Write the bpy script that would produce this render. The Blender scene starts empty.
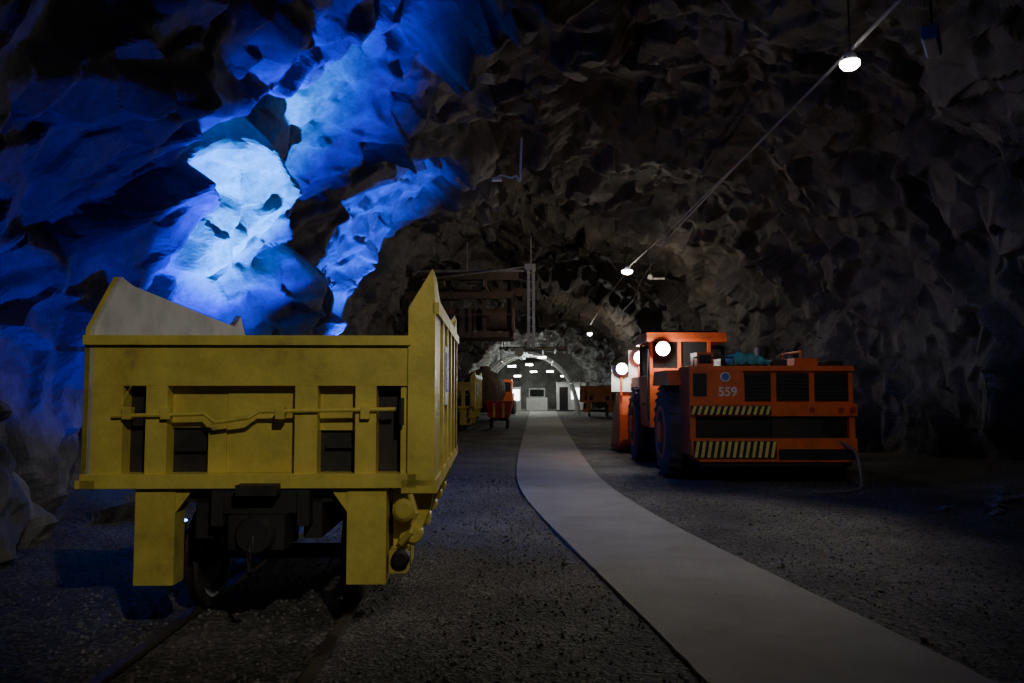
import bpy, bmesh, math, random
from mathutils import Vector, Matrix, noise
random.seed(7)
R=math.radians
# ------------------------------------------------------------------ materials
def new_mat(name):
    m=bpy.data.materials.new(name); m.use_nodes=True
    nt=m.node_tree; b=nt.nodes['Principled BSDF']
    return m,nt,b
def N(nt,t,**k):
    n=nt.nodes.new(t)
    for a,v in k.items(): setattr(n,a,v)
    return n
def coords(nt,scale=1.0):
    tc=N(nt,'ShaderNodeTexCoord'); mp=N(nt,'ShaderNodeMapping')
    s=scale if isinstance(scale,(tuple,list)) else (scale,)*3
    mp.inputs['Scale'].default_value=s
    nt.links.new(tc.outputs['Object'],mp.inputs[0]); return mp.outputs[0]
def noise_n(nt,vec,sc,det=8,rough=.6):
    n=N(nt,'ShaderNodeTexNoise'); n.inputs['Scale'].default_value=sc
    n.inputs['Detail'].default_value=det; n.inputs['Roughness'].default_value=rough
    nt.links.new(vec,n.inputs['Vector']); return n
def ramp(nt,fac,stops):
    r=N(nt,'ShaderNodeValToRGB'); e=r.color_ramp.elements
    while len(e)<len(stops): e.new(0.5)
    for el,(p,c) in zip(e,stops): el.position=p; el.color=(*c,1)
    nt.links.new(fac,r.inputs[0]); return r
def bump(nt,h,strength,dist,prev=None):
    b=N(nt,'ShaderNodeBump'); b.inputs['Strength'].default_value=strength; b.inputs['Distance'].default_value=dist
    nt.links.new(h,b.inputs['Height'])
    if prev: nt.links.new(prev,b.inputs['Normal'])
    return b.outputs[0]
def rock_mat(name,lo,mid,hi,lit_cols=None):
    m,nt,b=new_mat(name); v=coords(nt)
    n1=noise_n(nt,v,.55,8,.65); n2=noise_n(nt,v,5,9,.7)
    mx=N(nt,'ShaderNodeMath',operation='ADD'); 
    ml=N(nt,'ShaderNodeMath',operation='MULTIPLY'); ml.inputs[1].default_value=.5
    nt.links.new(n2.outputs[0],ml.inputs[0]); nt.links.new(n1.outputs[0],mx.inputs[0]); nt.links.new(ml.outputs[0],mx.inputs[1])
    r=ramp(nt,mx.outputs[0],[(.5,lo),(.72,mid),(.98,hi)])
    col=r.outputs[0]
    if lit_cols:   # light falloff put into the colour: paler low down, darkened towards the roof
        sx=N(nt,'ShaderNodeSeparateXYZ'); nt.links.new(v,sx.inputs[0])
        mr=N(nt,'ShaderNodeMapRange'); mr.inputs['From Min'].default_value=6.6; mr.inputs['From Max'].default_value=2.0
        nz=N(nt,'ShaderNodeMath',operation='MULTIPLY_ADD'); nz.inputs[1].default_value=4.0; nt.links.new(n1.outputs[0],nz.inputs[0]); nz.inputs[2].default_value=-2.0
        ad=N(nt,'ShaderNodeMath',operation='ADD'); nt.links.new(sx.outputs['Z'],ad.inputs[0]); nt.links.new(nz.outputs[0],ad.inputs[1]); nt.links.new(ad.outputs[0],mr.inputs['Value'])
        r2=ramp(nt,mx.outputs[0],[(.5,lit_cols[0]),(.72,lit_cols[1]),(.98,lit_cols[2])])
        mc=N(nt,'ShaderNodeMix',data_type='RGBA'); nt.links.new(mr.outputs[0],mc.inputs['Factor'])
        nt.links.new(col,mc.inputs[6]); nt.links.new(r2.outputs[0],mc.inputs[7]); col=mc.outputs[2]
    nt.links.new(col,b.inputs['Base Color']); b.inputs['Roughness'].default_value=.7
    p=bump(nt,n2.outputs[0],.8,.06)
    n3=noise_n(nt,v,24,5,.7); p=bump(nt,n3.outputs[0],.7,.025,p)
    nt.links.new(p,b.inputs['Normal']); return m
M={}
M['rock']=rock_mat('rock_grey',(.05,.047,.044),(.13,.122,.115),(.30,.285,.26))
M['rock_c']=rock_mat('rock_brown_shaded',(.020,.016,.013),(.048,.039,.031),(.13,.105,.082),[(.038,.035,.032),(.088,.082,.075),(.23,.215,.195)])  # darkened rock copy: shade of roof and right wall put into its colour
def gravel():
    m,nt,b=new_mat('gravel_ground'); v=coords(nt)
    n1=noise_n(nt,v,.7,8,.6); vo=N(nt,'ShaderNodeTexVoronoi'); vo.inputs['Scale'].default_value=42; nt.links.new(v,vo.inputs['Vector'])
    n4=noise_n(nt,v,14,6,.7)
    sep=N(nt,'ShaderNodeSeparateColor'); nt.links.new(vo.outputs['Color'],sep.inputs[0])
    ad=N(nt,'ShaderNodeMath',operation='MULTIPLY_ADD'); ad.inputs[1].default_value=.45
    nt.links.new(sep.outputs[0],ad.inputs[0]); nt.links.new(n1.outputs[0],ad.inputs[2])
    r=ramp(nt,ad.outputs[0],[(.35,(.030,.027,.022)),(.7,(.088,.078,.064)),(1,(.25,.225,.19))])
    nt.links.new(r.outputs[0],b.inputs['Base Color']); b.inputs['Roughness'].default_value=.85
    p=bump(nt,n4.outputs[0],.9,.05); p=bump(nt,vo.outputs['Distance'],.7,.02,p)
    nt.links.new(p,b.inputs['Normal']); return m
M['gravel']=gravel()
def concrete():
    m,nt,b=new_mat('concrete_path'); v=coords(nt)
    n1=noise_n(nt,v,1.2,10,.65); n2=noise_n(nt,v,60,4,.7)
    r=ramp(nt,n1.outputs[0],[(.3,(.23,.21,.175)),(.55,(.30,.275,.23)),(.8,(.37,.34,.29))])
    nt.links.new(r.outputs[0],b.inputs['Base Color']); b.inputs['Roughness'].default_value=.85
    nt.links.new(bump(nt,n2.outputs[0],.7,.012),b.inputs['Normal']); return m
M['path']=concrete()
def paint(name,c,dirt=(.05,.04,.025),rough=.5,amt=.5,metal=0,sc=2.5):
    m,nt,b=new_mat(name); v=coords(nt)
    n1=noise_n(nt,v,sc,10,.7)
    r=ramp(nt,n1.outputs[0],[(amt-.17,dirt),(amt-.03,tuple(x*.75 for x in c)),(amt+.15,c)])
    nt.links.new(r.outputs[0],b.inputs['Base Color']); b.inputs['Roughness'].default_value=rough; b.inputs['Metallic'].default_value=metal
    n2=noise_n(nt,v,30,5,.6); nt.links.new(bump(nt,n2.outputs[0],.25,.01),b.inputs['Normal']); return m
M['yellow']=paint('yellow_paint',(.76,.62,.11),(.30,.22,.06),.42,.45)
M['yellow_in']=paint('hopper_lining',(.62,.60,.56),(.36,.33,.28),.6,.42)
M['orange']=paint('orange_paint',(.80,.15,.035),(.28,.06,.025),.42,.40)
M['red']=paint('red_paint',(.5,.05,.03),(.1,.03,.02),.5,.42)
M['dark']=paint('dark_steel',(.055,.05,.045),(.02,.018,.016),.6,.5,.3)
M['black']=paint('black_paint',(.02,.02,.02),(.008,.008,.008),.55,.5)
M['rubber']=paint('rubber_tyre',(.09,.075,.062),(.04,.035,.03),.85,.5)
M['wheel']=paint('worn_wheel_steel',(.13,.11,.09),(.05,.042,.035),.5,.5,.5)
M['rust']=paint('rusty_steel',(.24,.17,.12),(.10,.075,.06),.75,.5,.1)
M['rustcar']=paint('rusty_orange_paint',(.50,.17,.07),(.14,.07,.04),.7,.48)
M['rail']=paint('rail_steel',(.2,.16,.12),(.06,.045,.03),.5,.5,.6)
M['grey']=paint('galvanised_steel',(.5,.5,.48),(.2,.19,.17),.4,.45,.3)
M['cable']=paint('cable_sheath',(.22,.20,.18),(.12,.11,.10),.6,.45)
M['white']=paint('white_panel',(.75,.75,.72),(.4,.38,.34),.5,.35)
M['teal']=paint('teal_cloth',(.10,.42,.45),(.05,.2,.22),.8,.42)
M['blue']=paint('blue_sticker',(.08,.16,.5),(.05,.08,.2),.5,.4)
M['hazy']=paint('hazard_yellow',(.8,.66,.15),(.35,.27,.07),.5,.36)
m,nt,b=new_mat('window_glass'); b.inputs['Base Color'].default_value=(.03,.035,.035,1); b.inputs['Roughness'].default_value=.08; M['glass']=m
def emis(name,c,s):
    m,nt,b=new_mat(name); b.inputs['Base Color'].default_value=(*c,1)
    b.inputs['Emission Color'].default_value=(*c,1); b.inputs['Emission Strength'].default_value=s; return m
M['lamp']=emis('lamp_lens',(1,.98,.92),38)
M['lamp2']=emis('lamp_lens_soft',(.85,1,.95),8)
M['lampb']=emis('lamp_lens_blue',(.1,.15,1),20)
# ------------------------------------------------------------------ mesh builder
class B:
    def __init__(s): s.v=[];s.f=[];s.m=[];s.mats=[]
    def mi(s,k):
        if k not in s.mats: s.mats.append(k)
        return s.mats.index(k)
    def add(s,vs,fs,k):
        o=len(s.v); i=s.mi(k); s.v+= [tuple(v) for v in vs]
        for f in fs: s.f.append([o+j for j in f]); s.m.append(i)
    def box(s,x0,x1,y0,y1,z0,z1,k):
        vs=[(x,y,z) for z in(z0,z1) for y in(y0,y1) for x in(x0,x1)]
        s.add(vs,[(0,2,3,1),(4,5,7,6),(0,1,5,4),(2,6,7,3),(0,4,6,2),(1,3,7,5)],k)
    def prism(s,poly,axis,a0,a1,k):
        def P(p,a): return {'x':(a,p[0],p[1]),'y':(p[0],a,p[1]),'z':(p[0],p[1],a)}[axis]
        n=len(poly); vs=[P(p,a0) for p in poly]+[P(p,a1) for p in poly]
        fs=[tuple(range(n)),tuple(range(2*n-1,n-1,-1))]+[(i,(i+1)%n,n+(i+1)%n,n+i) for i in range(n)]
        s.add(vs,fs,k)
    def tube(s,pts,r,k,seg=10):
        pts=[Vector(p) for p in pts]; vs=[];fs=[];n=len(pts)
        up=Vector((0,0,1))
        for i,p in enumerate(pts):
            d=(pts[min(i+1,n-1)]-pts[max(i-1,0)]).normalized()
            a=d.cross(up) if abs(d.z)<.95 else d.cross(Vector((1,0,0)))
            a.normalize(); c=d.cross(a)
            rr=r[i] if isinstance(r,(list,tuple)) else r
            for j in range(seg):
                t=2*math.pi*j/seg; vs.append(p+(a*math.cos(t)+c*math.sin(t))*rr)
        for i in range(n-1):
            for j in range(seg): fs.append((i*seg+j,i*seg+(j+1)%seg,(i+1)*seg+(j+1)%seg,(i+1)*seg+j))
        fs.append(tuple(range(seg))[::-1]); fs.append(tuple((n-1)*seg+j for j in range(seg)))
        s.add(vs,fs,k)
    def lathe(s,prof,c,axis,k,seg=32):
        vs=[];fs=[];n=len(prof)
        for o,r in prof:
            for j in range(seg):
                t=2*math.pi*j/seg; a,b_=r*math.cos(t),r*math.sin(t)
                vs.append((c[0]+o,c[1]+a,c[2]+b_) if axis=='x' else (c[0]+a,c[1]+o,c[2]+b_) if axis=='y' else (c[0]+a,c[1]+b_,c[2]+o))
        for i in range(n-1):
            for j in range(seg): fs.append((i*seg+j,i*seg+(j+1)%seg,(i+1)*seg+(j+1)%seg,(i+1)*seg+j))
        fs.append(tuple(range(seg))); fs.append(tuple((n-1)*seg+j for j in range(seg)))
        s.add(vs,fs,k)
    def obj(s,name,loc=(0,0,0),rz=0,bev=.008,smooth=False,parent=None):
        me=bpy.data.meshes.new(name); me.from_pydata(s.v,[],s.f)
        for k in s.mats: me.materials.append(M[k])
        me.polygons.foreach_set('material_index',s.m)
        bm=bmesh.new(); bm.from_mesh(me); bmesh.ops.recalc_face_normals(bm,faces=bm.faces); bm.to_mesh(me); bm.free()
        o=bpy.data.objects.new(name,me); bpy.context.collection.objects.link(o)
        o.location=loc; o.rotation_euler=(0,0,rz)
        if smooth:
            for p in me.polygons: p.use_smooth=True
        if bev:
            md=o.modifiers.new('bevel','BEVEL'); md.width=bev; md.segments=2; md.limit_method='ANGLE'; md.angle_limit=R(50)
        if parent: o.parent=parent
        return o
def light(name,kind,loc,energy,color,parent=None,target=None,size=.1,angle=120,blend=.5):
    l=bpy.data.lights.new(name,kind); l.energy=energy; l.color=color
    if kind in('POINT','SPOT'): l.shadow_soft_size=size
    if kind=='SPOT': l.spot_size=R(angle); l.spot_blend=blend
    o=bpy.data.objects.new(name,l); bpy.context.collection.objects.link(o)
    o.location=loc
    if target is not None:
        o.rotation_euler=(Vector(target)-Vector(loc)).to_track_quat('-Z','Y').to_euler()
    if parent:
        bpy.context.view_layer.update(); o.parent=parent; o.matrix_parent_inverse=parent.matrix_world.inverted()
    return o
# ------------------------------------------------------------------ rock tunnel
def interp(y,tab):
    if y<=tab[0][0]: return tab[0][1]
    for (a,u),(b_,v) in zip(tab,tab[1:]):
        if y<=b_: 
            t=(y-a)/(b_-a); t=t*t*(3-2*t); return u+(v-u)*t
    return tab[-1][1]
CT=[(14,1.2),(32,.2),(50,-.5)]; AT=[(14,7.4),(32,6.4),(50,5.2)]; HT=[(14,8.4),(32,7.2),(50,5.6)]
ax1=Vector((.25,.62,.74)).normalized(); ax2=ax1.cross(Vector((1,0,0))).normalized(); ax3=ax1.cross(ax2)
CV={}
def cellinfo(c):
    k=(round(c.x,3),round(c.y,3),round(c.z,3))
    if k not in CV:
        rv=noise.cell_vector(c*7.31+Vector((3.1,5.7,1.3))); 
        if max(abs(rv.x),abs(rv.y),abs(rv.z))>.001 and min(rv)>=0: rv=rv*2-Vector((1,1,1))
        CV[k]=(rv,(noise.cell(c*9.7+Vector((11,2,5)))-.5))
    return CV[k]
def facet(p,sc,st,kk=16,of_k=.55):
    q=p+noise.noise_vector(p*.5/sc)*.05*sc
    q=Vector((q.dot(ax1)/(sc*st),q.dot(ax2)/sc,q.dot(ax3)/sc))
    d,pts=noise.voronoi(q)
    tw=0;tv=0
    for i in range(4):
        w=math.exp(-kk*(d[i]-d[0]))
        if w<.02: break
        rv,of=cellinfo(pts[i]); tv+=w*((q-pts[i]).dot(rv)*1.3+of*of_k); tw+=w
    return tv/tw
def rock_point(t,y):
    c=interp(y,CT);a=interp(y,AT);H=interp(y,HT); n=2.5
    ct,sn=math.cos(t),math.sin(t)
    x=c-a*math.copysign(abs(ct)**(2/n),ct); z=-.35+(H+.35)*abs(sn)**(2/n)
    p=Vector((x,y,z)); inw=(Vector((c,y,2.0))-p).normalized()
    left=max(0,min(1,(c-x)/a*1.6)); k=.5+.5*left if y<24 else .45
    d=facet(p,2.35,2.0,36,.30)*.95*k+facet(p+Vector((9,4,2)),1.05,1.6,34,.30)*.42*(.55+.45*k)+facet(p+Vector((2,8,5)),.46,1.4,26,.30)*.14
    d+=noise.fractal(p*.3,1,2,2)*.22+noise.fractal(p*4,.9,2,3)*.015
    s=max(0,min(1,(21.0-y)/1.2)); s=s*s*(3-2*s)
    d+=.9*s*left
    return p+inw*d
ys=[];y=-9.0
while y<78:
    ys.append(y); y+= .35 if y<3 else .05 if y<21 else .15 if y<36 else .4
ys.append(78)
NT=450
def rock_part(name,i0,i1,mat):
    cols=range(i0,i1+1); nc=i1-i0+1; vs=[];fs=[]
    for yy in ys:
        for i in cols: vs.append(rock_point(math.pi*i/NT,yy))
    for r in range(len(ys)-1):
        for c in range(nc-1):
            a=r*nc+c; fs.append((a,a+nc,a+nc+1,a+1))
    me=bpy.data.meshes.new(name); me.from_pydata(vs,[],fs); me.materials.append(M[mat])
    o=bpy.data.objects.new(name,me); bpy.context.collection.objects.link(o); return o
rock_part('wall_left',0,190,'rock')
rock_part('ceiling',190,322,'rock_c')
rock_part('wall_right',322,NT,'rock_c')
def end_wall(name,yy,mat):
    vs=[];fs=[];n=50
    for j in range(n):
        for i in range(n):
            x=-10+22*i/(n-1); z=-.5+11*j/(n-1); p=Vector((x,yy,z))
            vs.append((x,yy+facet(p,2.2,1.2)*.7,z))
    for j in range(n-1):
        for i in range(n-1): a=j*n+i; fs.append((a,a+1,a+n+1,a+n))
    me=bpy.data.meshes.new(name); me.from_pydata(vs,[],fs); me.materials.append(M[mat])
    o=bpy.data.objects.new(name,me); bpy.context.collection.objects.link(o)
end_wall('wall_far',77,'rock_c'); end_wall('wall_rear',-8,'rock')
# ------------------------------------------------------------------ floor
def floor_z(x,y):
    p=Vector((x,y,0)); return noise.noise(p*.5)*.016+noise.noise(p*2.5)*.007
FO=-.014
vs=[];fs=[]
fy=[];y=-9
while y<78: fy.append(y); y+=.12 if 3<y<16 else .4
nx=170
for yy in fy:
    for i in range(nx):
        x=-9+19*i/(nx-1); e=max(0,abs(x-1.2)-5.2)
        vs.append((x,yy,floor_z(x,yy)+FO+e*e*.05))
for r in range(len(fy)-1):
    for i in range(nx-1): a=r*nx+i; fs.append((a,a+1,a+nx+1,a+nx))
me=bpy.data.meshes.new('floor'); me.from_pydata(vs,[],fs); me.materials.append(M['gravel'])
for p in me.polygons: p.use_smooth=True
fo=bpy.data.objects.new('floor',me); bpy.context.collection.objects.link(fo)
# path
L=[(-3,1.6),(2,1.25),(4.4,.93),(6,.66),(8,.33),(10,0),(12,-.30),(13.8,-.50),(18.8,-.66),(33,-.84),(64,-1.2),(72,-1.3)]
Rr=[(-3,3.3),(2,2.85),(4.4,2.56),(5.9,2.24),(8.65,1.68),(11.5,1.27),(14.5,1.0),(22,.91),(38,.87),(64,.88),(72,.88)]
def lin(y,t):
    for (a,u),(b_,v) in zip(t,t[1:]):
        if y<=b_: return u+(v-u)*(y-a)/(b_-a)
    return t[-1][1]
def sm(y,t): return sum(lin(max(-3,min(66,y+d*.45)),t) for d in range(-5,6))/11
vs=[];fs=[];y=-3;rows=0;K=6;PT=.012
while y<66:
    l=sm(y,L)+noise.noise(Vector((0,y*5,0)))*.012; r=sm(y,Rr)+noise.noise(Vector((9,y*5,0)))*.012
    vs.append((l,y,-.08))
    for k in range(K): vs.append((l+(r-l)*k/(K-1),y,PT))
    vs.append((r,y,-.08)); rows+=1; y+=.1 if y<20 else .4
W=K+2
for q in range(rows-1):
    for k in range(W-1): a=q*W+k; fs.append((a,a+1,a+W+1,a+W))
me=bpy.data.meshes.new('concrete_path'); me.from_pydata(vs,[],fs); me.materials.append(M['path'])
po=bpy.data.objects.new('concrete_path',me); bpy.context.collection.objects.link(po)
# loose gravel stones (one object)
ico=bmesh.new(); bmesh.ops.create_icosphere(ico,subdivisions=1,radius=1)
iv=[v.co.copy() for v in ico.verts]; iff=[[v.index for v in f.verts] for f in ico.faces]; ico.free()
g=B(); M['stone']=rock_mat('gravel_stone',(.09,.083,.07),(.2,.187,.16),(.42,.39,.34))
cnt=0
while cnt<9000:
    yy=3.6+12*random.random()**1.6; x=random.uniform(-4.6,6.2)
    l,r=sm(yy,L),sm(yy,Rr)
    if l-.0<x<r+.0 and random.random()>.004: continue
    s=random.uniform(.006,.016)*(1 if random.random()>.02 else 1.9)
    rot=Matrix.Rotation(random.random()*6.28,3,Vector((random.random(),random.random(),random.random()+.1)).normalized())
    sc=Vector((random.uniform(.7,1.3),random.uniform(.7,1.3),random.uniform(.5,.9)))
    base=(floor_z(x,yy)+FO) if not l<x<r else PT
    g.add([rot@Vector((v.x*sc.x*s,v.y*sc.y*s,v.z*sc.z*s))+Vector((x,yy,base+s*.35)) for v in iv],iff,'stone'); cnt+=1
g.obj('gravel_stones',bev=0)
def boulder(x,y,s,name='rock_boulder'):
    bm=bmesh.new(); bmesh.ops.create_icosphere(bm,subdivisions=3,radius=1)
    off=Vector((x*3,y*5,1))
    for v in bm.verts:
        v.co=v.co*(1+.5*facet(v.co+off,.8,1.2)); v.co.x*=s*1.2;v.co.y*=s;v.co.z*=s*.65
    me=bpy.data.meshes.new(name); bm.to_mesh(me); bm.free(); me.materials.append(M['stone'])
    o=bpy.data.objects.new(name,me); bpy.context.collection.objects.link(o); o.location=(x,y,s*.35+ .05*max(0,abs(x-1.2)-5.2)**2-.02); return o
for x,y,s in [(6.3,11.6,.16),(6.8,12.2,.2),(7.2,11.4,.2),(5.9,10.9,.11),(6.6,10.3,.10),(5.4,11.2,.08),(-.98,5.35,.035)]:
    boulder(x,y,s)
# ------------------------------------------------------------------ mine car
def mine_car(paintk='yellow'):
    b=B(); Y=paintk; Lc=3.4
    for (ya,yb,sgn) in ((0,.14,1),(Lc-.14,Lc,-1)):
        near=sgn>0
        def fb(x0,x1,d0,d1,z0,z1,k):
            if near: b.box(x0,x1,d0,d1,z0,z1,k)
            else: b.box(x0,x1,Lc-d1,Lc-d0,z0,z1,k)
        fb(.0,2.16,-.035,.12,1.91,1.975,Y)
        fb(.0,2.14,0,.10,1.64,1.91,Y)
        fb(.03,2.14,.13,.16,.95,1.64,'dark')
        fb(.92,1.38,.09,.13,1.06,1.64,Y)
        fb(.55,.92,.10,.13,1.36,1.64,Y); fb(1.53,1.79,.10,.13,1.34,1.64,Y)
        fb(.8,.92,.07,.13,1.06,1.36,Y)
        for x0,x1 in((0,.26),(.41,.55),(1.39,1.54),(1.79,1.93)): fb(x0,x1,0,.13,1.04,1.64,Y)
        fb(2.09,2.14,.02,.13,1.04,1.64,Y)
        fb(0,2.2,-.02,.16,.965,1.06,Y)
        fb(.58,.78,.09,.13,1.2,1.23,'dark'); fb(1.58,1.76,.09,.13,1.22,1.25,'dark')
        def pt(x,d,z): return (x,d if near else Lc-d,z)
        b.tube([pt(.2,-.02,1.44),pt(.80,-.02,1.455),pt(.88,-.05,1.40),pt(1.10,-.05,1.43),pt(1.16,-.02,1.47),pt(2.06,-.02,1.485)],.014,Y,8)
        for x in(.3,.55,1.3,1.86): fb(x-.03,x+.03,-.04,.02,1.42,1.5,Y)
        b.tube([pt(2.1,-.03,1.38),pt(2.1,-.03,1.56)],.018,'dark',8)
        fb(.35,.61,.02,.20,.33,.965,Y); fb(1.74,2.0,.02,.20,.33,.965,Y)
        for s_ in(1,-1):
            xa=.61 if s_>0 else 1.74
            poly=[(xa,.965),(xa+s_*.12,.965),(xa,.80)]
            b.prism(poly,'y',*( (.03,.18) if near else (Lc-.18,Lc-.03)),Y)
        fb(.90,1.48,.0,.3,.80,.955,'dark'); fb(1.0,1.36,-.10,.3,.58,.80,'dark')
        fb(.86,.94,-.02,.25,.72,.955,'dark'); fb(1.42,1.5,-.02,.25,.72,.955,'dark')
        b.box(*((1.05,1.31,-.14,.0,.93,1.0) if near else (1.05,1.31,Lc,Lc+.14,.93,1.0)),'dark')
        b.lathe([(-.16,.11),(-.12,.13),(-.06,.13),(-.06,.07),(.2,.07)] if near else [(.16,.11),(.12,.13),(.06,.13),(.06,.07),(-.2,.07)],(1.18,0 if near else Lc,.68),'y','dark',20)
        b.tube([pt(1.18,-.18,.68),pt(1.18,-.24,.60),pt(1.18,-.24,.48),pt(1.18,-.15,.42)],.02,'dark',8)
    prof=[(0,1.0),(0,2.02),(.37,2.42),(.55,2.38),(Lc-.5,2.27),(Lc-.3,2.4),(Lc,2.05),(Lc,1.0)]
    b.prism(prof,'x',.035,.06,'yellow_in' if Y=='yellow' else Y)
    b.prism(prof,'x',0.0,.035,Y)
    rp=[(2.14,.98),(2.14,2.16),(2.30,2.43),(2.32,2.20),(2.32,.98)]
    def xs(y,rp): return [(x,y,z) for x,z in rp]
    rp2=[(2.16,.98),(2.16,2.2),(2.24,2.28),(2.32,2.26),(2.32,.98)]
    rph=[(2.14,.98),(2.14,2.2),(2.30,2.43),(2.32,2.38),(2.32,.98)]
    rings=[xs(-.02,rp),xs(.10,rph),xs(.5,rp2),xs(Lc-.5,rp2),xs(Lc-.1,rph),xs(Lc+.02,rp)]
    vs=[p for r in rings for p in r]; fs=[(0,1,2,3,4),tuple(25+i for i in(4,3,2,1,0))]
    for r in range(5):
        for i in range(5): fs.append((r*5+i,r*5+(i+1)%5,(r+1)*5+(i+1)%5,(r+1)*5+i))
    b.add(vs,fs,Y)
    for yy in(.62,1.2,1.8,2.4,3.0): b.box(2.32,2.34,yy-.04,yy+.04,1.0,2.15,Y); b.box(-.03,0,yy-.04,yy+.04,1.0,1.95,Y)
    b.box(2.3,2.345,-.02,Lc+.02,2.12,2.2,Y); b.box(2.1,2.335,-.02,Lc+.02,.93,1.02,Y); b.box(-.03,.1,-.02,Lc+.02,.965,1.02,Y)
    b.box(2.322,2.35,.7,1.12,1.5,1.95,'white'); b.box(2.351,2.355,.74,1.08,1.6,1.9,'blue')
    b.prism([(0.03,1.0),(.03,1.25),(1.1,1.08),(2.14,1.25),(2.14,1.0),(1.1,.9)],'y',.16,Lc-.16,'dark')
    for x in(.78,1.5): b.box(x-.06,x+.06,.1,Lc-.1,.62,.9,'dark')
    b.box(.4,1.95,.1,Lc-.1,.86,.95,'dark')
    wz=.40
    for yy in(.82,Lc-.82):
        b.tube([(.3,yy,wz),(2.0,yy,wz)],.055,'dark',14)
        for x,sg in((.56,1),(1.69,-1)):
            b.lathe([(-sg*.06,.10),(-sg*.06,.30),(-sg*.05,.355),(sg*.03,.36),(sg*.035,.41),(sg*.065,.40),(sg*.065,.33),(sg*.03,.28),(sg*.03,.12),(sg*.09,.10)],(x,yy,wz),'x','wheel',36)
        for x in(.28,2.0):
            b.box(x-.1,x+.1,yy-.13,yy+.13,.32,.54,Y); b.lathe([(0,.06),(.06,.085),(.08,.085),(.12,.06),(.14,.085),(.18,.06),(.2,.085),(.24,.06),(.36,.06)],(x,yy,.54),'z','dark',14)
    for yy in(.22,1.0,1.7,2.4,3.1):
        b.prism([(2.02,.95),(2.31,.95),(2.28,.80),(2.17,.55),(2.03,.55)],'y',yy-.035,yy+.035,Y)
        b.lathe([(-.07,.05),(-.06,.06),(.06,.06),(.07,.05)],(2.17,yy,.63),'y',Y,16)
    b.tube([(2.12,.05,.63),(2.12,Lc-.1,.63)],.035,Y,12)
    b.box(2.02,2.14,.02,.2,.40,.55,Y); b.lathe([(-.1,.05),(-.08,.075),(.02,.075),(.05,.05)],(2.12,.05,.82),'y',Y,18)
    b.lathe([(-.06,.04),(-.05,.06),(.05,.06)],(2.1,.03,.5),'y','dark',16)
    b.tube([(2.16,.0,.92),(2.2,-.03,.8),(2.17,-.03,.68),(2.1,0,.6)],.022,Y,8)
    return b
ca=math.atan(.068)
mine_car().obj('mine_car',(-3.05,5.18,0),ca,.009)
mine_car().obj('mine_car',(-5.0,30.6,0),0.0,.0)
mine_car('rustcar').obj('mine_car',(2.2,50,0),-.03,.0)
# track
tr=B()
for x0 in(.56,1.69):
    prof=[(x0-.06,-.1),(x0+.06,-.1),(x0+.06,-.085),(x0+.012,-.07),(x0+.012,.0),(x0+.033,.01),(x0+.033,.04),(x0-.033,.04),(x0-.033,.01),(x0-.012,.0),(x0-.012,-.07),(x0-.06,-.085)]
    tr.prism(prof,'y',-6,22,'rail')
for i in range(38): tr.box(.25,2.0,-5.6+.72*i,-5.38+.72*i,-.2,-.085,'rust')
tr.obj('railway_track',(-3.05,5.18,0.0),ca,.0)
for lx,ly,ln,rz in((-5.0,30.6,24,0),(2.2,50,8,-.03)):
    t2=B()
    for x in(.56,1.69): t2.box(x-.03,x+.03,-2,ln,-.05,.04,'rail')
    t2.obj('railway_track',(lx,ly,0),rz,0)
def cart():
    b=B(); b.prism([(0,.5),(-.1,1.15),(1.0,1.15),(.9,.5)],'y',0,1.5,'red'); b.box(-.13,1.03,-.03,1.53,1.1,1.2,'red')
    b.box(.1,.8,-.15,1.65,.36,.5,'dark'); b.box(.2,.3,-.04,0,.5,1.1,'hazy'); b.box(.6,.7,-.04,0,.5,1.1,'hazy')
    for yy in(.3,1.2):
        for x in(.1,.8): b.lathe([(-.05,.2),(.03,.2),(.03,.24),(.05,.24)],(x,yy,.22),'x','dark',20)
    b.tube([(.1,-.03,.8),(.1,-.35,1.0),(.8,-.35,1.0),(.8,-.03,.8)],.025,'red',8); return b
cart().obj('mine_cart',(-2.45,34.6,0),0,.01)
b=B()
b.lathe([(0,.2),(.08,.75),(.2,.98),(.35,1.05),(5.2,1.05),(5.4,.98),(5.5,.7),(5.55,.2)],(0,0,1.75),'y','rust',32)
for yy in(.8,2.7,4.6): b.lathe([(-.05,1.08),(.05,1.08)],(0,yy,1.75),'y','dark',32)
b.box(-.9,.9,.1,5.4,.5,.78,'dark'); b.lathe([(0,.3),(.25,.3),(.28,.2)],(0,2.7,2.75),'z','rust',20)
for yy in(.9,4.5):
    for x in(-.56,.56): b.lathe([(-.06,.36),(.04,.36),(.05,.4),(.07,.4)],(x,yy,.40),'x','dark',24)
b.obj('tank_wagon',(-3.35,42,0),0,0)
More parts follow.
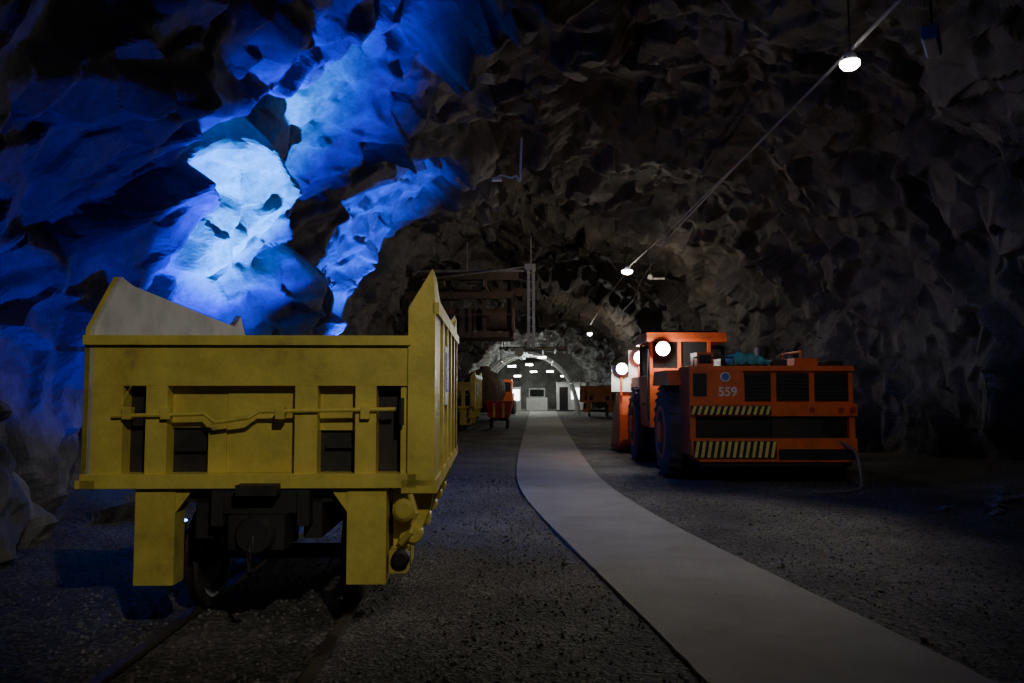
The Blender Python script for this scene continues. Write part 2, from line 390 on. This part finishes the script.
# ------------------------------------------------------------------ loader
b=B(); O='orange'
b.box(0,.93,0,.9,1.40,2.02,O)
b.box(.93,2.85,.06,.9,1.40,2.02,O)
b.box(0,2.85,-.01,.9,1.96,2.05,O)
for x0,x1 in((.97,1.42),(1.52,2.08),(2.18,2.76)):
    b.box(x0,x1,.03,.07,1.44,1.93,'black')
    for i in range(7): b.box(x0+.02,x1-.02,.005,.05,1.47+i*.065,1.485+i*.065,'dark')
b.box(.06,.30,-.01,.02,1.52,1.92,'black')
b.lathe([(-.02,.085),(.01,.085)],(.62,.0,1.86),'y','white',24); b.lathe([(-.024,.065),(-.01,.065)],(.62,0,1.86),'y','blue',24)
def hazard(x0,x1,z0,z1,yf,nst=13):
    b.box(x0,x1,yf,yf+.05,z0,z1,'black'); w=(x1-x0)/nst
    for i in range(nst):
        a=x0+i*w; b.prism([(a,z0+.008),(a+w*.5,z0+.008),(min(a+w*.95,x1),z1-.008),(a+w*.45,z1-.008)],'y',yf-.006,yf+.002,'hazy')
b.box(-.02,2.87,-.06,.9,1.18,1.40,O); hazard(0,1.38,1.2,1.36,-.10)
b.box(.1,2.75,.1,.9,.76,1.18,'black')
b.box(1.42,2.3,.02,.1,.80,1.14,'dark'); 
b.prism([(0,.80),(.0,.52),(.15,.40),(2.7,.40),(2.85,.52),(2.85,.80)],'y',-.08,.75,O); hazard(.04,1.45,.47,.76,-.13)
b.box(1.5,2.8,-.10,-.07,.44,.62,'black'); b.box(.2,2.6,.0,.8,.32,.42,'dark')
b.box(0,.1,.0,.75,.8,1.18,O); b.box(2.75,2.85,0,.75,.8,1.18,O)
for x in(.1,2.0,2.5,2.7): b.lathe([(-.02,.05),(.01,.05)],(x+.08,-.075,1.29),'y','red',16)
b.box(.35,2.5,.9,3.1,.7,1.9,O); b.box(.05,2.8,.85,2.9,1.80,2.02,O)
b.prism([(.7,1.72),(.9,2.0),(2.3,2.0),(2.5,1.72)],'x',-.22,.1,O); b.prism([(.7,1.72),(.9,2.0),(2.3,2.0),(2.5,1.72)],'x',2.75,3.05,O)
b.box(.2,.5,.3,.8,2.05,2.3,O); b.box(.24,.46,.29,.31,2.1,2.26,'dark'); b.box(.7,.95,.6,1.2,2.05,2.2,'black'); b.box(.75,2.5,1.0,2.5,2.02,2.16,O)
b.box(1.95,2.35,.35,.9,2.05,2.20,O); b.box(2.5,2.75,.2,.7,2.05,2.14,'black'); b.box(1.55,1.8,.3,.6,2.05,2.17,'dark')
b.lathe([(0,.13),(.3,.13),(.32,.1)],(1.75,1.6,2.16),'z','dark',20); b.tube([(2.3,1.3,2.1),(2.3,1.3,2.42),(2.33,1.22,2.5)],.05,'dark',12)
b.tube([(2.15,.6,2.2),(2.15,.6,2.33),(2.15,1.6,2.33),(2.15,1.6,2.1)],.02,O,8)
b.tube([(.1,.1,2.05),(.1,.1,2.2),(.8,.1,2.2),(.8,.1,2.05)],.014,'dark',8)
for i,(x,z,r) in enumerate([(.85,2.15,.12),(1.0,2.18,.14),(1.18,2.17,.13),(1.33,2.15,.1),(1.45,2.12,.07)]):
    b.lathe([(-.16,.02),(-.13,r*.7),(0,r),(.14,r*.7),(.18,.02)],(x,.42,z),'y','teal',14)
b.box(.9,1.9,3.1,4.1,.5,1.3,'dark'); b.lathe([(0,.22),(.9,.22)],(1.4,3.6,.5),'z','dark',20)
b.prism([(4.1,.5),(4.1,1.7),(5.4,1.95),(6.4,1.5),(6.9,.7),(6.6,.4)],'x',.5,2.35,O)
b.prism([(4.2,1.68),(4.4,1.95),(6.0,1.95),(6.2,1.68)],'x',-.15,.5,O); b.prism([(4.2,1.68),(4.4,1.95),(6.0,1.95),(6.2,1.68)],'x',2.35,2.95,O)
for x in(.75,1.8): b.prism([(4.9,1.75),(4.9,2.2),(5.6,2.35),(7.3,1.2),(7.6,.55),(7.3,.45),(6.8,.95),(5.5,1.8)],'x',x,x+.25,O)
b.tube([(1.4,5.0,1.9),(1.4,6.5,1.5)],.11,'grey',14); b.tube([(1.4,4.4,1.8),(1.4,5.4,1.8)],.15,O,14)
pr=[(7.2,.35),(7.15,1.0),(7.3,1.55),(7.6,1.75),(7.68,1.7),(7.45,1.5),(7.35,1.0),(7.4,.5),(7.7,.22),(9.2,.1),(9.3,.04),(7.6,.04)]
b.prism(pr,'x',-.30,2.95,O)
for x in(-.30,2.88): b.prism([(7.2,.3),(7.15,1.0),(7.3,1.55),(7.65,1.75),(8.5,1.0),(9.2,.1),(7.6,.06)],'x',x,x+.07,O)
b.box(-.18,1.15,3.05,4.5,.85,1.95,O); b.box(-.16,.0,4.5,5.0,.9,1.6,O)
b.prism([(3.0,2.72),(3.05,2.86),(4.5,2.86),(4.75,2.74),(4.7,2.66),(3.0,2.66)],'x',-.24,1.45,O)
b.box(-.1,1.3,3.1,4.5,2.85,2.9,'dark')
for x,y0 in((-.18,3.05),(1.05,3.05),(-.18,4.4),(1.05,4.4),(.42,3.05)): b.box(x,x+.07,y0,y0+.09,1.9,2.7,O)
b.box(-.18,1.15,3.04,3.10,1.95,2.10,O)
b.box(-.1,1.05,3.10,3.12,2.1,2.68,'glass'); b.box(-.15,-.13,3.1,4.4,1.95,2.68,'glass'); b.box(1.13,1.15,3.1,4.4,1.95,2.68,'glass')
b.box(-.2,-.17,3.15,4.3,1.0,1.85,O); b.box(-.21,-.17,3.6,3.85,1.3,1.36,'dark')
b.tube([(-.22,3.0,1.0),(-.25,2.98,1.9),(-.22,3.0,2.5)],.018,'dark',8)
for yy in(1.45,5.2):
    for x,sg in((.02,-1),(2.83,1)):
        p=[(-.26,.45),(-.28,.62),(-.24,.82),(-.15,.87),(.15,.87),(.24,.82),(.28,.62),(.26,.45)]
        b.lathe([(o,r) for o,r in p],(x,yy,.84),'x','rubber',40)
        b.lathe([(sg*.16,.52),(sg*.27,.51),(sg*.29,.46),(sg*.24,.40),(sg*.22,.22),(sg*.30,.2),(sg*.32,.1)],(x,yy,.84),'x',O,28)
        for i in range(26):
            t=2*math.pi*i/26
            for (u0,u1,dt) in((-.26,-.02,.05),(.02,.26,-.05)):
                def q(u,c,s_,r): return (x+u,yy+c*r,.84+s_*r)
                w=.045
                A=[q(u0,math.cos(t-w),math.sin(t-w),.86),q(u0,math.cos(t+w),math.sin(t+w),.86),q(u1,math.cos(t+w+dt),math.sin(t+w+dt),.86),q(u1,math.cos(t-w+dt),math.sin(t-w+dt),.86)]
                Bq=[q(u0*.97,math.cos(t-w*.8),math.sin(t-w*.8),.895),q(u0*.97,math.cos(t+w*.8),math.sin(t+w*.8),.895),q(u1,math.cos(t+w*.8+dt),math.sin(t+w*.8+dt),.895),q(u1,math.cos(t-w*.8+dt),math.sin(t-w*.8+dt),.895)]
                b.add(A+Bq,[(0,1,2,3),(4,5,6,7),(0,1,5,4),(1,2,6,5),(2,3,7,6),(3,0,4,7)],'rubber')
    b.tube([(.1,yy,.84),(2.75,yy,.84)],.16,'dark',14)
lamps=[(.06,2.80,2.50),(-.05,5.2,2.42),(-.25,7.0,2.2)]
for x,yy,z in lamps:
    b.lathe([(-.005,.15),(.12,.12),(.16,.03)],(x,yy,z),'y','white',18); b.lathe([(-.03,.06),(-.02,.12),(-.006,.145)],(x,yy,z),'y','lamp',18)
b.tube([(-.05,5.3,1.9),(-.05,5.3,2.38)],.03,O,8); b.tube([(-.25,7.15,1.5),(-.25,7.15,2.15)],.03,O,8); b.tube([(.06,2.95,2.5),(.06,3.1,2.5)],.04,'dark',8)
b.box(-.3,.35,5.38,5.42,1.95,2.6,'white'); b.box(-.5,.2,7.2,7.25,1.6,2.3,'white')
hp=[(2.55,-.05,.75),(2.7,-.3,.6),(2.72,-.45,.3),(2.6,-.7,.03),(2.2,-1.0,.01),(1.7,-1.15,.01)]
def cr(pts,n=8):
    out=[];P=[Vector(p) for p in pts];P=[P[0]]+P+[P[-1]]
    for i in range(1,len(P)-2):
        for k in range(n):
            t=k/n; a,b1,c,d=P[i-1],P[i],P[i+1],P[i+2]
            out.append(.5*((2*b1)+(-a+c)*t+(2*a-5*b1+4*c-d)*t*t+(-a+3*b1-3*c+d)*t**3))
    out.append(P[-2]); return out
b.tube(cr(hp),.022,'cable',8)
LO=(2.50,14.0,0); LR=R(2)
loader=b.obj('underground_loader',LO,LR,.012)
def lw(p):
    c,s_=math.cos(LR),math.sin(LR); return (LO[0]+p[0]*c-p[1]*s_,LO[1]+p[0]*s_+p[1]*c,p[2])
tx=bpy.data.curves.new('number_decal','FONT'); tx.body='559'; tx.size=.22; tx.extrude=.002; tx.offset=.004; tx.align_x='CENTER'; tx.materials.append(M['white'])
to=bpy.data.objects.new('number_decal',tx); bpy.context.collection.objects.link(to); to.parent=loader; to.location=(.66,-.006,1.53); to.rotation_euler=(R(90),0,0)
# ------------------------------------------------------------------ overhead gantry
b=B()
def ibeam_x(x0,x1,y,z,h=.30,w=.2,k='rust'):
    b.box(x0,x1,y-w/2,y+w/2,z-.02,z,k); b.box(x0,x1,y-w/2,y+w/2,z-h,z-h+.02,k); b.box(x0,x1,y-.012,y+.012,z-h,z,k)
def ibeam_y(y0,y1,x,z,h=.30,w=.2,k='rust'):
    b.box(x-w/2,x+w/2,y0,y1,z-.02,z,k); b.box(x-w/2,x+w/2,y0,y1,z-h,z-h+.02,k); b.box(x-.012,x+.012,y0,y1,z-h,z,k)
ibeam_x(-5.1,0,0,0); ibeam_x(-5.1,0,3.2,-.2)
b.box(-5.1,-.2,-.13,-.11,-.03,.06,'grey')
for x in(-4.6,-3.2,-1.8): ibeam_y(-.4,3.6,x,-.3)
for x in(-4.5,-3.1,-1.8,-.9): b.box(x-.07,x+.07,.3,.44,-2.25,-.25,'rust')
b.box(-4.7,-.75,.2,2.7,-2.35,-2.15,'rust'); b.box(-4.2,-2.2,.5,2.5,-2.15,-1.25,'rust'); b.box(-4.7,-.75,.15,.2,-1.55,-1.5,'rust'); b.box(-4.7,-.7,.1,.3,-.95,-.7,'rust')
for i in range(6): b.box(-4.1+i*.33,-4.05+i*.33,.46,.5,-2.12,-1.28,'dark')
b.lathe([(-.7,.42),(-.62,.47),(-.55,.42),(.55,.42),(.62,.47),(.7,.42)],(-1.45,1.5,-1.6),'x','rust',20)
for x in(-.18,0): b.box(x-.05,x+.05,-.2,-.1,-2.75,.18,'grey')
for i in range(9): b.box(-.18,0,-.17,-.13,-2.65+i*.32,-2.61+i*.32,'grey')
b.box(-.32,.07,-.3,.1,.02,.24,'grey')
for x in(-4.6,-2.4,-.1): b.tube([(x,0,0),(x,0,1.3)],.022,'grey',8)
b.tube([(-4,-.2,-.3),(-2.6,-.3,-.15),(-.2,-.2,.15)],.035,'grey',8)
b.obj('overhead_gantry',(-.40,28.6,5.92),0,0)
# ------------------------------------------------------------------ ceiling lamps and cables
def bulkhead(loc,up=.9,e=0,tgt=None,key='lamp',r=.12,ang=150,col=(1,.94,.84),kind='SPOT',blend=.8):
    b=B(); b.lathe([(.16,.04),(.12,.08),(.02,.12),(0,.12)],(0,0,0),'z','grey',20)
    b.lathe([(-.12,.02),(-.10,r*.7),(-.05,r),(0,r)],(0,0,0),'z',key,20)
    b.tube([(0,0,.14),(0,0,up)],.014,'dark',8)
    o=b.obj('ceiling_lamp',loc,0,0)
    if e:
        t=tgt or (loc[0],loc[1],0)
        light('lamp_light',kind,(loc[0],loc[1],loc[2]-.2),e,col,o,t,.1,ang,blend)
    return o
bulkhead((4.5,11.7,6.45),1.0,620,(.2,9.6,0),ang=78,r=.14)
bulkhead((2.72,26.4,5.6),1.2,170,r=.18,kind='POINT',col=(1,.88,.7))
bulkhead((2.0,-2.2,6.3),1.6,720,(-1.8,5.2,1.6),ang=25)  # unseen fill lamp behind the camera, aimed at the mine car
bulkhead((2.6,2.0,6.6),1.6,480,(3.9,14.0,1.4),ang=21)  # unseen lamp added above the view to brighten the loader's rear
bulkhead((2.3,41,4.6),.8,150,kind='POINT',col=(1,.9,.75))  # lamp added to light the front of the rusty mine car
c=B(); c.tube([(5.25,8.2,7.3),(4.75,12,6.85),(4.2,16,6.5),(3.55,21,6.1),(2.85,26.4,5.78),(2.6,33,5.5),(2.3,41,5.0)],.016,'cable',6)
c.tube([(5.0,8.2,7.0),(4.45,12.4,6.6),(3.9,16.5,6.2),(3.3,21,5.7),(2.95,24.5,5.0),(3.0,27,4.7),(2.9,33,4.6)],.022,'cable',6)
c.obj('ceiling_cable',bev=0)
b=B(); b.tube(cr([(-.35,0,-.02),(-.2,0,.06),(0,0,0),(.12,.0,.04),(.2,0,-.08),(.22,0,.3),(.24,0,.9)]),.022,'white',8); b.box(-.42,-.2,-.06,.06,-.07,0,'white')
b.obj('cable_bracket',(-.75,17.5,6.35),0,0)
b=B(); b.box(-.35,.35,-.1,.1,-.09,.09,'blue'); b.box(-.33,.33,-.08,.08,-.12,-.09,'grey'); b.tube([(0,0,.09),(0,0,.9)],.02,'dark',8)
b.obj('floodlight',(5.3,10.9,6.4),R(60),.01)
b=B(); b.lathe([(0,.12),(.14,.08)],(0,0,0),'z','grey',16); b.box(-.05,.5,-.03,.03,-.03,.03,'grey'); b.tube([(0,0,.1),(0,0,1.0)],.014,'dark',8)
b.obj('ceiling_lamp_bracket',(3.7,28,5.55),0,0)
# ------------------------------------------------------------------ far end fittings
b=B()
for yy in(57,59.5,62,64.5):
    pts=[(-1.3+3.75*math.cos(math.pi*i/24),yy,.0+4.4*math.sin(math.pi*i/24)) for i in range(25)]
    b.tube(pts,.05,'grey',8)
for a in(30,60,90,120,150):
    x,z=-1.3+3.75*math.cos(R(a)),4.4*math.sin(R(a)); b.tube([(x,56.5,z),(x,65,z)],.04,'grey',6)
b.obj('steel_arch_support',bev=0)
b=B(); b.box(0,2.4,0,2.5,.1,2.3,'white'); b.box(-.05,2.45,-.05,2.55,2.3,2.42,'grey'); b.box(.2,.9,-.03,0,.1,2.0,'glass'); b.box(1.2,2.2,-.03,0,1.0,1.9,'lamp2'); b.box(-.03,2.43,-.03,2.53,0,.1,'dark')
b.obj('site_cabin',(1.0,67,0),0,0)
b=B(); b.box(0,1.4,0,.6,0,2.0,'grey'); b.box(.1,1.3,-.02,0,.9,1.8,'lamp2'); b.obj('display_cabinet',(-3.4,66,0),0,0)
b=B(); b.box(0,1.8,0,1.2,0,1.1,'white'); b.box(.2,1.6,.2,1.0,1.1,1.9,'grey'); b.box(.3,1.5,.17,.2,1.2,1.8,'glass'); b.obj('control_console',(-1.6,69,0),0,0)
b=B(); b.box(-3.0,1.2,0,.12,4.15,4.27,'rust'); b.box(-3.0,1.2,3,3.12,4.15,4.27,'rust')
for x in(-2.8,-2.4,-.3,.5): b.tube([(x,-2,4.05),(x,3.6,4.05)],.09,'dark',10)
b.tube([(-1.7,-2,3.85),(-1.7,3.6,3.85)],.28,'grey',16)
for x in(-2.9,-1.2,1.1): b.tube([(x,.06,4.27),(x,.06,5.0)],.03,'dark',6); b.tube([(x,3.06,4.27),(x,3.06,5.0)],.03,'dark',6)
for x in(-2.9,1.1): b.box(x-.03,x+.03,0,.05,3.2,4.2,'rust')
b.obj('overhead_pipe_rack',(.2,49,.1),0,0)
def rig():
    b=B(); b.box(0,1.6,0,3,.5,1.5,'orange'); b.box(.1,1.5,1.4,2.7,1.5,2.5,'orange'); b.box(.2,1.4,1.37,1.4,1.6,2.3,'glass')
    b.tube([(.8,0,1.4),(.7,-1.2,2.3),(.5,-2.6,1.7)],.1,'grey',10); b.box(.4,.6,-3.9,-.8,1.7,1.85,'hazy')
    for yy in(.6,2.4):
        for x in(.0,1.6): b.lathe([(-.15,.45),(-.12,.5),(.12,.5),(.15,.45)],(x,yy,.5),'x','rubber',20)
    return b
rig().obj('drill_rig',(-3.9,57,0),0,0)
def tubelamp(loc,l=1.2,e=0):
    b=B(); b.box(-l/2,l/2,-.08,.08,0,.08,'grey'); b.box(-l/2+.03,l/2-.03,-.06,.06,-.10,0,'lamp'); b.tube([(0,0,.08),(0,0,.9)],.012,'dark',6)
    o=b.obj('strip_lamp',loc,0,0)
    if e: light('lamp_light','POINT',(loc[0],loc[1],loc[2]-.3),e,(.88,1,.96),o,None,.2)
for p,e in(((-1.2,60.8,3.7),300),((-2.2,64,2.9),0),((.4,65.5,3.3),0),((-1.0,70,3.4),600),((-.2,54.5,4.0),90),((1.6,69,3.0),0),((-2.4,58,3.5),0)): tubelamp(p,.6,e)
# ------------------------------------------------------------------ blue uplights
def uplight(loc,beams):
    b=B(); b.box(-.16,.16,-.12,.12,.0,.05,'dark'); b.lathe([(0,.10),(.06,.14),(.2,.14)],(0,0,.07),'z','dark',20); b.lathe([(0,.11),(.01,.11)],(0,0,.265),'z','lampb',20)
    o=b.obj('blue_floodlight',(loc[0],loc[1],floor_z(loc[0],loc[1])+FO),0,0)
    for tgt,e,ang,col,blend in beams: light('flood_beam','SPOT',(loc[0],loc[1],.34),e,col,o,tgt,.06,ang,blend)
uplight((-3.3,10.9,0),[((-4.6,11.9,5.0),24000,62,(.0,.010,1.0),1.0),((-4.6,12.0,4.6),15000,42,(.0,.5,1.0),1.0)])
uplight((-3.3,17.4,0),[((-4.3,18.6,4.2),17000,48,(.0,.05,1.0),.8)])
uplight((-3.85,8.3,0),[((-5.2,9.5,4.4),450,100,(.0,.0,1.0),.8)])
for p in lamps:
    q=lw(p); light('work_beam','POINT',(q[0],q[1]-.2,q[2]),45,(1,.96,.9),loader,None,.06)
# ------------------------------------------------------------------ world & camera
w=bpy.data.worlds.new('mine_air'); bpy.context.scene.world=w; w.use_nodes=True
w.node_tree.nodes['Background'].inputs[0].default_value=(.02,.02,.03,1); w.node_tree.nodes['Background'].inputs[1].default_value=.1
cam=bpy.data.cameras.new('camera'); cam.lens=28.125; cam.sensor_width=36; cam.clip_end=300
co=bpy.data.objects.new('camera',cam); bpy.context.collection.objects.link(co)
co.location=(0,0,1.6); co.rotation_euler=(R(93.6),0,R(2.36)); bpy.context.scene.camera=co
